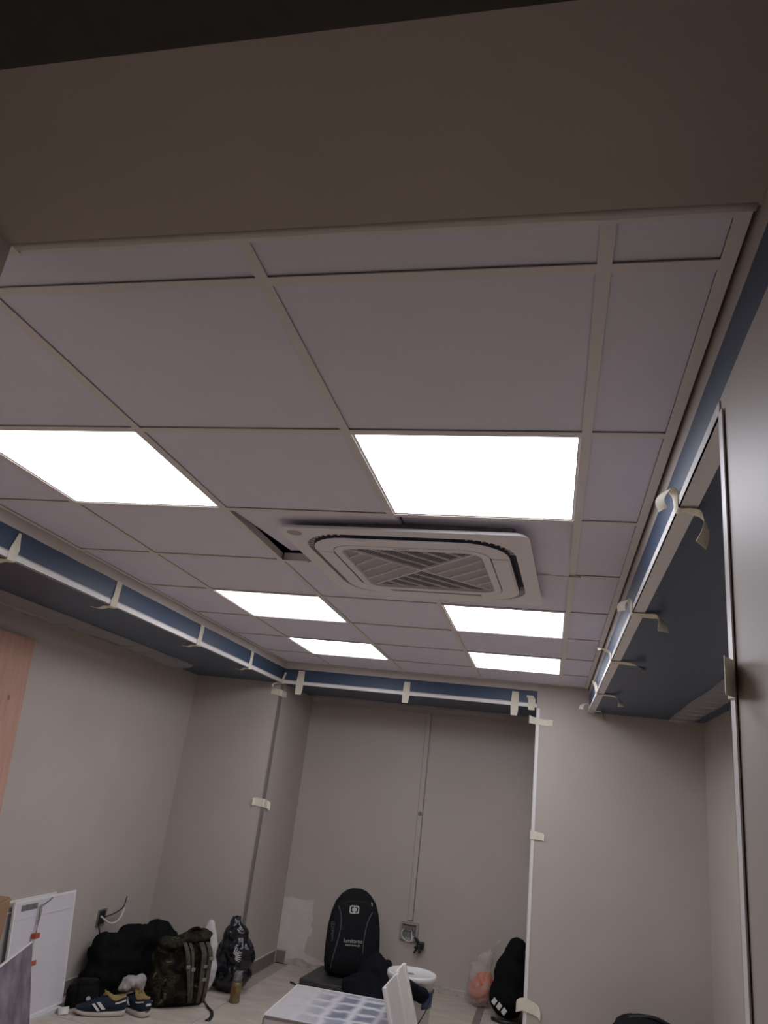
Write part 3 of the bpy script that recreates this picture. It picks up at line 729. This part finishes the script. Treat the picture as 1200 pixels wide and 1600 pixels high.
# shoes
def make_shoe(name, loc, rz, label, mirror=1):
    r = empty(name, loc, rz); tag(r, label, 'shoe', 'pair of navy running shoes'); r.scale = (1, mirror, 1)
    L = .285
    def width(t): return (.036 + .014*math.sin(PI*min(1, t*1.15)*.9) if t < .55 else .049 - .016*((t-.55)/.45)**2.0)*(1 if t < .93 else math.sqrt(max(.05, 1-((t-.93)/.07)**2*.75)))*(math.sqrt(min(1, .25+t/.06)))
    def section(t, z0, z1, k, n=3., seg=20):
        wd = width(t)*k; x = L*t; h = (z1-z0)/2; zc = (z0+z1)/2
        return [Vector((x, wd*sgnpow(math.cos(2*PI*i/seg), 2/n), zc + h*sgnpow(math.sin(2*PI*i/seg), 2/n))) for i in range(seg)]
    st = [0, .02, .06, .12, .2, .3, .4, .5, .6, .7, .8, .88, .94, .98, 1]
    lift = lambda t: .014*max(0, (t-.72)/.28)**1.6 + .006*max(0, (.1-t)/.1)
    bm = bmesh.new(); loft(bm, [section(t, lift(t), lift(t)+.030-.010*t, 1.08, 5) for t in st]); bmesh.ops.recalc_face_normals(bm, faces=bm.faces); link('sole', bm, M_sole, r, True)
    def top(t):
        if t < .12: return .092 - .05*max(0, .05-t)
        if t < .42: return .092 - .020*math.sin(PI*(t-.12)/.3) + .016*(t-.12)/.3
        return .108 - .066*((t-.42)/.58)**.85
    bm = bmesh.new(); loft(bm, [section(t, lift(t)+.018, max(lift(t)+.03, top(t)), .98 if t > .01 else .9, 2.3) for t in st]); bmesh.ops.recalc_face_normals(bm, faces=bm.faces); link('upper', bm, M_shoe, r, True)
    # collar opening: padded lining rim and dark inside
    rim = []
    for k in range(25):
        a = 2*PI*k/24; cx = .077; x = cx + .062*math.cos(a); y = .030*math.sin(a); t = x/L
        rim.append(Vector((x, y, top(max(0, t)) + .004 - .002*abs(math.sin(a)))))
    bm = bmesh.new(); tube(bm, rim[:-1] + [rim[0]], .0065, 8, 2); link('collar', bm, M_lining, r, True)
    bm = bmesh.new(); vs = [bm.verts.new(p + Vector((0, 0, .0035))) for p in rim[:-1]]; bm.faces.new(vs); rr = bmesh.ops.extrude_face_region(bm, geom=list(bm.faces))
    for v in rr['geom']:
        if isinstance(v, bmesh.types.BMVert): v.co.z -= .004
    link('insole', bm, M_lining, r)
    bm = bmesh.new(); ribbon(bm, [(.122, 0, .104), (.132, 0, .114), (.134, 0, .122)], [.046, .048, .036], (0, 1, 0), .007); link('tongue', bm, M_lining, r, True)
    bm = bmesh.new()
    for k in range(5):
        x = .150+.018*k; tube(bm, [(x, -.028, top(x/L)-.008), (x+.004, 0, top(x/L)+.004), (x, .028, top(x/L)-.008)], .0035, 6, 4)
    link('lace', bm, M_shoe, r, True)
    for s in (-1, 1):
        for k in (0, 1):
            bm = bmesh.new(); a = .120+.030*k; b_ = a+.018+.016; ww = (.020 if k == 0 else .014)
            rows = []
            for q in range(5):
                u = q/4; x = a + .036*u; z = .040 + .034*u - .008*k
                yy = s*(width(x/L)*1.03 + .0015) * (1-.09*u)
                rows.append([Vector((x, yy, z)), Vector((x+ww, yy*1.0, z-.003)), Vector((x+ww, yy*.8, z-.003)), Vector((x, yy*.8, z))])
            loft(bm, rows); bmesh.ops.recalc_face_normals(bm, faces=bm.faces); link('side_stripe', bm, M_stripe, r)
        bm = bmesh.new(); ribbon(bm, [(.010, s*.030, .082), (.045, s*.040, .072), (.070, s*.043, .068)], [.007, .008, .007], Z, .003); link('heel_stripe', bm, M_stripe, r)
    link('heel_tab', B(-.006, .0, -.016, .016, .062, .074, .002), M_stripe, r)
    return r
make_shoe('running_shoe', (-2.405, 4.748, 0), math.atan2(-.155, -.225), 'navy shoe with two white stripes shown side on, sock inside')
make_shoe('running_shoe', (-2.275, 4.768, 0), math.atan2(.13, -.23), 'navy shoe seen from the heel beside the camouflage rucksack', -1)
lumpy_sock = lumpy('sock', [(-2.455, 4.765, .128, .040, .032, .026), (-2.435, 4.80, .158, .05, .045, .035), (-2.40, 4.845, .150, .045, .045, .05), (-2.40, 4.865, .10, .03, .03, .05)], M_sock, voxel=.010, amp=.010, freq=18, crease=.006, seed=3)
tag(lumpy_sock, 'pale grey sock bunched on top of the side-on navy shoe', 'sock')

# heap of black clothes / bags by the left wall
hp = lumpy('clothes_heap', [(-2.69, 5.13, .16, .15, .24, .17), (-2.66, 5.18, .30, .14, .16, .10), (-2.585, 5.35, .28, .13, .16, .12), (-2.58, 5.36, .15, .12, .16, .16), (-2.74, 4.94, .10, .11, .14, .11), (-2.665, 5.00, .10, .10, .10, .10), (-2.745, 5.02, .235, .115, .15, .12)],
           M_black2, voxel=.02, amp=.030, freq=7, crease=.018, seed=1, floor=.001)
tag(hp, 'large black heap of jackets and bags against the left wall', 'clothes')
bm = bmesh.new()

# camouflage rucksack
cr = empty('rucksack', (-2.285, 5.12, 0), math.radians(50)); cr.scale = (1, .9, .90); tag(cr, 'camouflage rucksack with hanging straps behind the shoes', 'rucksack')
rings = []
for z, a, b, n, dx in ((0, .170, .085, 4, 0), (.02, .190, .105, 4, 0), (.10, .195, .115, 3.5, 0), (.22, .185, .108, 3.5, .0), (.32, .180, .095, 3.2, .005), (.385, .180, .075, 3, .01), (.41, .172, .05, 3, .01)):
    rings.append([p + Vector((0, 0, .016*noise.noise(Vector((p.x*9, p.y*9, z*9))) + p.x*.16*(z/.41))) for p in ring_pts(dx, 0, z, a, b, n, 32)])
bm = bmesh.new(); loft(bm, rings)
for v in bm.verts:
    q = v.co*11; v.co += Vector((noise.noise(q), noise.noise(q+Vector((9, 0, 0))), 0))*.012
link('body', bm, M_camo, cr, True)
lumpy('lid', [(-.085, -.02, .385, .10, .10, .035), (.06, -.03, .42, .12, .095, .035), (.14, -.02, .44, .05, .08, .03)], M_camo, cr, voxel=.014, amp=.014, freq=12, seed=5)
lumpy('pocket', [(-.03, -.115, .12, .115, .045, .09)], M_camo, cr, voxel=.014, amp=.012, freq=12, seed=6)
for x0, x1, wv in ((-.03, .055, .028), (.005, .065, .020), (.085, .115, .036), (.130, .150, .030)):
    bm = bmesh.new(); ribbon(bm, [(x0, -.10, .40), (x0+.010, -.155, .34), (x0+.3*(x1-x0)+.005, -.165, .24), (x0+.7*(x1-x0), -.165, .12), (x1, -.14, .03)], [wv, wv, wv*.9, wv*.8, wv*.6], X, .005); link('strap', bm, M_strap, cr, True)
for x0, z0 in ((-.005, .25), (.03, .235), (.112, .25), (.145, .30), (.12, .17)):
    link('buckle', B(x0-.014, x0+.014, -.174, -.166, z0, z0+.022, .003), M_galv, cr)
bm = bmesh.new(); tube(bm, [(.00, -.02, .435), (.035, -.03, .468), (.075, -.03, .476), (.105, -.02, .455)], .012); link('grab_handle', bm, M_camo, cr, True)
bm = bmesh.new(); ribbon(bm, [(.15, -.13, .05), (.175, -.17, .012), (.17, -.25, .006), (.12, -.36, .006), (.07, -.42, .006)], [.02, .02, .02, .022, .03], (.8, -.4, 0), .004); link('loose_strap', bm, M_blackp, cr, True)
# white bag behind it
wbag = lumpy('plastic_bag', [(-2.235, 5.49, .12, .07, .05, .13), (-2.245, 5.48, .24, .062, .045, .15), (-2.26, 5.47, .34, .050, .035, .10)], M_bagw, voxel=.012, amp=.008, freq=10, crease=.008, seed=8, floor=.001)
tag(wbag, 'white plastic bag standing behind the camouflage rucksack', 'plastic bag')
# black printed plastic bag leaning on the niche corner
pb = empty('black_plastic_bag', (-2.105, 5.60, 0)); tag(pb, 'glossy black printed plastic bag at the foot of the grey upright profile', 'plastic bag')
lumpy('bag_film', [(-.05, -.01, .13, .13, .10, .13), (.0, .0, .12, .155, .115, .125), (.02, 0, .23, .14, .105, .13), (.0, 0, .33, .095, .075, .10), (-.02, .0, .42, .045, .04, .045)], M_printbag, pb, voxel=.011, amp=.012, freq=11, crease=.010, seed=11, floor=.001, smooth_it=4)
bm = bmesh.new()
for k in range(7):
    a = k*.9; tube(bm, [(-.02, 0, .425), (-.02+.012*math.cos(a), .012*math.sin(a), .446), (-.02+.03*math.cos(a), .03*math.sin(a), .446+.010*math.sin(k*2.1))], .012, 6, 3, (1, .5))
link('gathered_neck', bm, M_printbag, pb, True)
bm = bmesh.new()
for k in range(8):      # printed pale strokes
    a = -.5+k*.28; x0, z0 = .045, .235
    ribbon(bm, [(x0+.018*math.cos(a), -.128+.0*k, z0+.018*math.sin(a)), (x0+.040*math.cos(a), -.126, z0+.036*math.sin(a)), (x0+.058*math.cos(a), -.118, z0+.050*math.sin(a))], [.004, .007, .003], (-math.sin(a), 0, math.cos(a)), .0015)
link('printed_burst', bm, M_logo, pb)
jr = empty('drink_can', (-1.968, 5.385, 0)); tag(jr, 'small green and gold can with a clear cap in front of the black plastic bag', 'can')
bm = bmesh.new(); loft(bm, [ring_pts(0, 0, z, a, a, 2, 20) for z, a in ((0, .030), (.006, .034), (.112, .034), (.120, .030))]); link('body', bm, M_glass, jr, True)
bm = bmesh.new(); loft(bm, [ring_pts(0, 0, z, a, a, 2, 20) for z, a in ((.120, .030), (.165, .028), (.18, .020), (.184, .010))]); link('cap', bm, M_clearp, jr, True)
link('label_patch', B(-.018, .012, -.036, -.030, .05, .095, .002), mat('rust_print', (.20, .075, .03), .5), jr)

# ---------------------------------------------------------------- middle: case, black backpack, jacket, wrapped carton, boards, bucket
cs = empty('tool_case', (-1.33, 5.985, 0), math.radians(-3)); tag(cs, 'flat dark grey case lying under the black backpack', 'tool case')
link('base', B(-.31, .36, -.23, .23, 0, .062, .008), M_case, cs)
link('lid', B(-.315, .365, -.235, .235, .066, .12, .010), M_case, cs)
link('seam', B(-.308, .358, -.228, .228, .061, .067), M_blackp, cs)
for x in (-.12, .18): link('latch', B(x-.03, x+.03, -.245, -.234, .04, .085, .003), M_blackp, cs)

bp = empty('backpack', (-1.362, 6.06, .132), math.radians(22)); tag(bp, 'tall black backpack with silver piping standing on the flat case', 'backpack')
bp.rotation_euler = (math.radians(-5), math.radians(-1.5), math.radians(22))
prof = [(0, .165, .080), (.02, .190, .105), (.08, .200, .118), (.18, .201, .120), (.30, .195, .112), (.40, .177, .098), (.47, .152, .082), (.52, .112, .062), (.548, .075, .042), (.562, .035, .020)]
bm = bmesh.new(); loft(bm, [ring_pts(0, 0, z, a, b, 2.9, 40) for z, a, b in prof]); link('body', bm, M_black, bp, True)
def pa(z):
    for (z0, a0, b0), (z1, a1, b1) in zip(prof, prof[1:]):
        if z0 <= z <= z1:
            t = (z-z0)/(z1-z0); return a0+(a1-a0)*t, b0+(b1-b0)*t
    return prof[-1][1:]
def on_front(x, z, d=.0015):
    a, b = pa(z); c = min(1, abs(x)/a); return Vector((x, -b*(1-c**2.9)**(1/2.9) - d, z))
def strip_on(pts, r): bm = bmesh.new(); tube(bm, [on_front(x, z) for x, z in pts], r, 6, 4); return bm
link('piping', strip_on([(-.138, .44), (-.118, .39), (-.112, .33), (-.118, .27), (-.132, .20), (-.150, .12), (-.160, .04)], .0022), M_silver, bp, True)
link('piping', strip_on([(.118, .415), (.088, .36), (.070, .29), (.062, .22), (.060, .15)], .0022), M_silver, bp, True)
link('zip', strip_on([(-.110, .455), (-.06, .475), (0, .48), (.06, .475), (.115, .45)], .0025), M_blackp, bp, True)
link('zip_pull', strip_on([(.108, .478), (.112, .468), (.114, .455)], .0035), M_logo, bp, True)
lumpy('front_pocket', [(-.03, -.085, .13, .105, .045, .115)], M_black, bp, voxel=.014, amp=.006, freq=9, seed=20)
# emblem: rounded ring with a bridged block
fy = on_front(-.02, .425).y
def up(bm):  # turn XY outline to the XZ front plane
    bmesh.ops.rotate(bm, verts=bm.verts, cent=(0, 0, 0), matrix=Matrix.Rotation(PI/2, 3, 'X')); return bm
em = link('emblem_ring', up(ring_plate(bmesh.new(), rrect(.036, .027, .014), rrect(.0275, .0185, .010), 0, .003)), M_logo, bp); em.location = (-.022, fy-.001, .425)
bm = bmesh.new(); plate(bm, rrect(.0165, .0115, .005), 0, .003); box(bm, -.004, .004, -.018, .018, 0, .0025); up(bm); bmesh.ops.recalc_face_normals(bm, faces=bm.faces)
o = link('emblem_block', bm, M_logo, bp); o.location = (-.022, fy-.001, .425)
RX = Matrix.Rotation(PI/2, 4, 'X')
text_mesh('lettering', 'lumitomo', .036, M_logo, bp, Matrix.Translation((-.018, -.1325, .225)) @ RX)
text_mesh('lettering', 'electroenergia', .019, M_logo, bp, Matrix.Translation((-.018, -.1325, .200)) @ RX)
sx = -.172
m_side = Matrix.Translation((-.172, -.079, .275)) @ Matrix.Rotation(math.radians(-62), 4, 'Z') @ Matrix.Rotation(math.radians(5), 4, 'Y') @ RX @ Matrix.Rotation(PI/2, 4, 'Z')
text_mesh('side_lettering', 'OGIO', .040, M_silver, bp, m_side)
bm = ring_plate(bmesh.new(), rrect(.062, .020, .012, 4), rrect(.059, .017, .010, 4), -.0005, .0005); bm.transform(m_side); link('side_lettering_frame', bm, M_silver, bp)
bm = bmesh.new(); tube(bm, [(-.035, .045, .535), (-.03, .060, .548), (.03, .060, .550), (.035, .045, .535)], .007); link('grab_handle', bm, M_black, bp, True)
for s in (-1, 1):
    bm = bmesh.new(); ribbon(bm, [(s*.05, .07, .50), (s*.08, .135, .42), (s*.09, .150, .28), (s*.11, .12, .14), (s*.13, .09, .05)], [.05, .06, .06, .04, .03], X, .012); link('shoulder_strap', bm, M_black, bp, True)
link('side_pocket', strip_on([(.165, .24), (.172, .18), (.176, .12)], .008), M_black, bp, True)

jk = lumpy('jacket', [(-1.14, 5.76, .23, .10, .09, .09), (-1.06, 5.74, .25, .09, .09, .09), (-1.20, 5.67, .15, .14, .075, .09), (-1.00, 5.70, .12, .12, .14, .12), (-.93, 5.68, .22, .08, .10, .06), (-1.07, 5.62, .08, .14, .11, .085), (-1.13, 5.84, .29, .06, .05, .07)],
           M_navy, voxel=.018, amp=.018, freq=9, crease=.014, seed=14, floor=.001)
tag(jk, 'dark navy jacket slumped on the case against the black backpack', 'jacket')

# wrapped carton of panels
ct = empty('wrapped_panel_carton', (-1.065, 4.54, 0), .05); tag(ct, 'low carton with a cellophane top of blue and white cells in front of the backpack', 'carton')
link('box_side', B(-.31, .305, -.325, .318, 0, .292, .003), M_panelback, ct)
bm = bmesh.new(); n = 28; g = []
for i in range(n+1):
    row = []
    for k in range(n+1):
        x, y = -.313+.622*i/n, -.328+.650*k/n
        ed = min(1, min(i, n-i, k, n-k)/2)
        row.append(bm.verts.new((x, y, .294 + ed*(.0045+.0045*noise.noise(Vector((x*11, y*11, 1))) + .003*noise.noise(Vector((x*25, y*9, 4)))))))
    g.append(row)
for i in range(n):
    for k in range(n): bm.faces.new((g[i][k], g[i+1][k], g[i+1][k+1], g[i][k+1]))
link('wrapped_top', bm, M_carton, ct, True)
for b_ in ((-.318, -.310, -.333, .323, .286, .300), (-.310, .308, .318, .326, .286, .300)): link('edge_band', B(*b_, .002), M_bucket, ct)
link('edge_line', B(-.312, .308, -.334, -.327, .284, .297, .002), M_profgrey, ct)
link('edge_line', B(-.318, -.311, -.334, -.327, 0, .286, .001), M_profgrey, ct)
link('print_mark', B(-.12, -.07, -.3275, -.325, .262, .268, 0), M_blackp, ct)

# white boards leaning on the carton
def lean_board(y0, y1, xt, zt, th, label, m2):
    r = empty('white_board', (xt+zt*.34, (y0+y1)/2, 0)); tag(r, label, 'board', 'white boards leaning on the wrapped carton')
    a = math.atan(.34); Lb = zt/math.cos(a); mt = Matrix.Rotation(-a, 4, 'Y'); h = (y1-y0)/2
    link('core', B(0, th, -h, h, 0.004, Lb, .0015, mt), m2, r)
    link('front_lip', B(th, th+.008, -h, -h+.03, .004, Lb-.003, .001, mt), M_white, r)
    link('edge_bead', B(th, th+.006, h-.045, h, .004, Lb-.003, .001, mt), M_white, r)
    return r
lean_board(4.32, 4.69, -.796, .480, .012, 'nearer white board leaning on the right side of the wrapped carton', M_bucket)
lean_board(4.705, 4.955, -.804, .483, .014, 'farther white board leaning behind the nearer one beside the bucket', M_white)

# bucket
bk = empty('bucket', (-.80, 5.33, 0)); tag(bk, 'white plastic bucket with lid and blue label behind the leaning boards', 'bucket')
bm = bmesh.new(); loft(bm, [ring_pts(0, 0, z, a, a, 2, 40) for z, a in ((0, .118), (.01, .122), (.33, .142), (.332, .150), (.345, .150))]); link('body', bm, M_bucket, bk, True)
bm = bmesh.new(); loft(bm, [ring_pts(0, 0, z, a, a, 2, 40) for z, a in ((.338, .153), (.342, .157), (.362, .157), (.370, .152), (.370, .142), (.364, .138))]); link('lid', bm, M_bucket, bk, True)
bm = bmesh.new(); loft(bm, [ring_pts(-.01, -.03, .3665, .030, .022, 1.6, 9), ring_pts(-.01, -.03, .3645, .030, .022, 1.6, 9)]); bmesh.ops.recalc_face_normals(bm, faces=bm.faces); link('paint_stain', bm, M_skirt, bk)
bm = bmesh.new()
rows = []
for k in range(15):
    a = math.radians(-48 + 72*k/14)
    rows.append([Vector((r_*math.cos(a), r_*math.sin(a), z)) for r_, z in ((.1375, .20), (.1425, .285), (.139, .285), (.134, .20))])
loft(bm, rows); bmesh.ops.recalc_face_normals(bm, faces=bm.faces); link('label_band', bm, M_label, bk, True)
bm = bmesh.new(); tube(bm, [(.148, -.02, .30), (.12, -.12, .20), (.05, -.165, .10), (-.05, -.16, .09), (-.12, -.11, .19), (-.148, -.02, .30)], .0035); link('wire_handle', bm, M_blackp, bk, True)
cl = lumpy('black_cloth', [(-.80, 5.165, .315, .10, .035, .05), (-.72, 5.185, .290, .07, .035, .05), (-.85, 5.14, .26, .08, .035, .05)], M_navy, voxel=.013, amp=.012, freq=12, crease=.008, seed=16)
tag(cl, 'dark cloth hung over the front rim of the white bucket', 'cloth')
tb = empty('brown_tub', (-.795, 5.075, 0)); tag(tb, 'small dark brown tub wedged between the leaning board and the bucket', 'tub')
bm = bmesh.new(); loft(bm, [ring_pts(0, 0, z, a, a, 2, 24) for z, a in ((0, .060), (.01, .065), (.19, .070), (.20, .070))]); link('body', bm, mat('dark_brown_plastic', (.035, .026, .022), .5), tb, True)
bm = bmesh.new(); loft(bm, [ring_pts(0, 0, z, a, a, 2, 24) for z, a in ((.198, .073), (.214, .073), (.218, .066))]); link('lid', bm, mat('brown_lid', (.09, .075, .065), .5), tb, True)

# ---------------------------------------------------------------- niche right: carrier bag and striped sack
cg = empty('carrier_bag', (-.445, 6.43, 0)); tag(cg, 'knotted milky carrier bag with orange contents against the back wall', 'carrier bag')
lumpy('contents', [(.0, -.006, .115, .088, .074, .088), (.03, .0, .18, .07, .06, .06)], M_oran, cg, voxel=.014, amp=.010, freq=13, seed=31, floor=.012)
lumpy('bag_film', [(.0, .0, .11, .105, .09, .11), (-.01, 0, .22, .095, .075, .09), (.025, 0, .30, .065, .055, .06), (.065, 0, .36, .03, .03, .03)], M_bagclear, cg, voxel=.012, amp=.014, freq=14, crease=.012, seed=32, floor=.001)
bm = bmesh.new()
tube(bm, [(.065, 0, .37), (.072, -.01, .42), (.085, -.01, .47), (.098, -.005, .465), (.09, 0, .42), (.075, 0, .375)], .006, 6, 4); tube(bm, [(.065, 0, .37), (.10, 0, .42), (.122, 0, .455), (.118, 0, .44), (.085, 0, .38)], .006, 6, 4)
link('handle_loops', bm, M_bagclear, cg, True)
sk = empty('black_sack', (-.232, 6.25, 0)); tag(sk, 'bulging black sack with three white bars, half hidden by the right pillar', 'sack')
lumpy('body', [(.0, 0, .14, .135, .16, .14), (.01, .0, .28, .12, .14, .14), (.035, 0, .39, .088, .10, .10), (.050, 0, .475, .070, .06, .045)], M_black2, sk, voxel=.018, amp=.010, freq=8, crease=.006, seed=41, floor=.001)
for k in range(3):
    bm = bmesh.new(); box(bm, -.016, .016, -.004, .004, -.020, .020, .002, Matrix.Translation((-.088+.036*k, -.120-.022*k, .120-.020*k)) @ Matrix.Rotation(math.radians(-28), 4, 'Z') @ Matrix.Rotation(math.radians(35), 4, 'Y')); link('white_bar', bm, M_stripe, sk)
bm = bmesh.new(); tube(bm, [(-.10, -.100, .014), (-.03, -.150, .014), (.06, -.140, .014), (.12, -.08, .014)], .012); link('bottom_piping', bm, M_blackp, sk, True)
# floor profile and offcut
fp = tag(link('floor_strip', B(-.455, -.405, 5.55, 6.44, 0, .006, .001), M_profgrey), 'flat grey metal strip lying on the tiles near the carrier bag', 'metal strip')
bm = bmesh.new(); tube(bm, [(-1.815, 6.095, .006), (-1.79, 6.08, .007), (-1.765, 6.06, .006)], .006); tag(link('cable_offcut', bm, M_wireb, smooth=True), 'tiny black cable offcut on the floor left of the flat case', 'cable')

# ---------------------------------------------------------------- right alcove: black bag whose top just shows
rb = empty('black_holdall', (.66, 5.33, 0)); rb.scale = (1.3, 1, 1.05); tag(rb, 'black holdall in the right alcove, only its top in view', 'bag')
lumpy('body', [(-.05, 0, .14, .20, .16, .14), (-.06, 0, .26, .14, .12, .09), (.10, 0, .20, .14, .13, .13), (.10, .0, .28, .04, .05, .06)], M_black, rb, voxel=.018, amp=.012, freq=8, crease=.008, seed=51, floor=.001)
bm = bmesh.new(); tube(bm, [(-.12, -.02, .33), (-.02, -.03, .352), (.06, -.02, .325), (.11, 0, .31)], .010); link('handle', bm, M_blackp, rb, True)
rc = lumpy('red_cloth', [(.32, 5.36, .10, .035, .07, .10), (.32, 5.36, .2, .032, .05, .07)], M_red, voxel=.014, amp=.010, freq=12, seed=52, floor=.001)
tag(rc, 'dark red cloth bundle at the foot of the right pillar beside the black holdall', 'cloth')
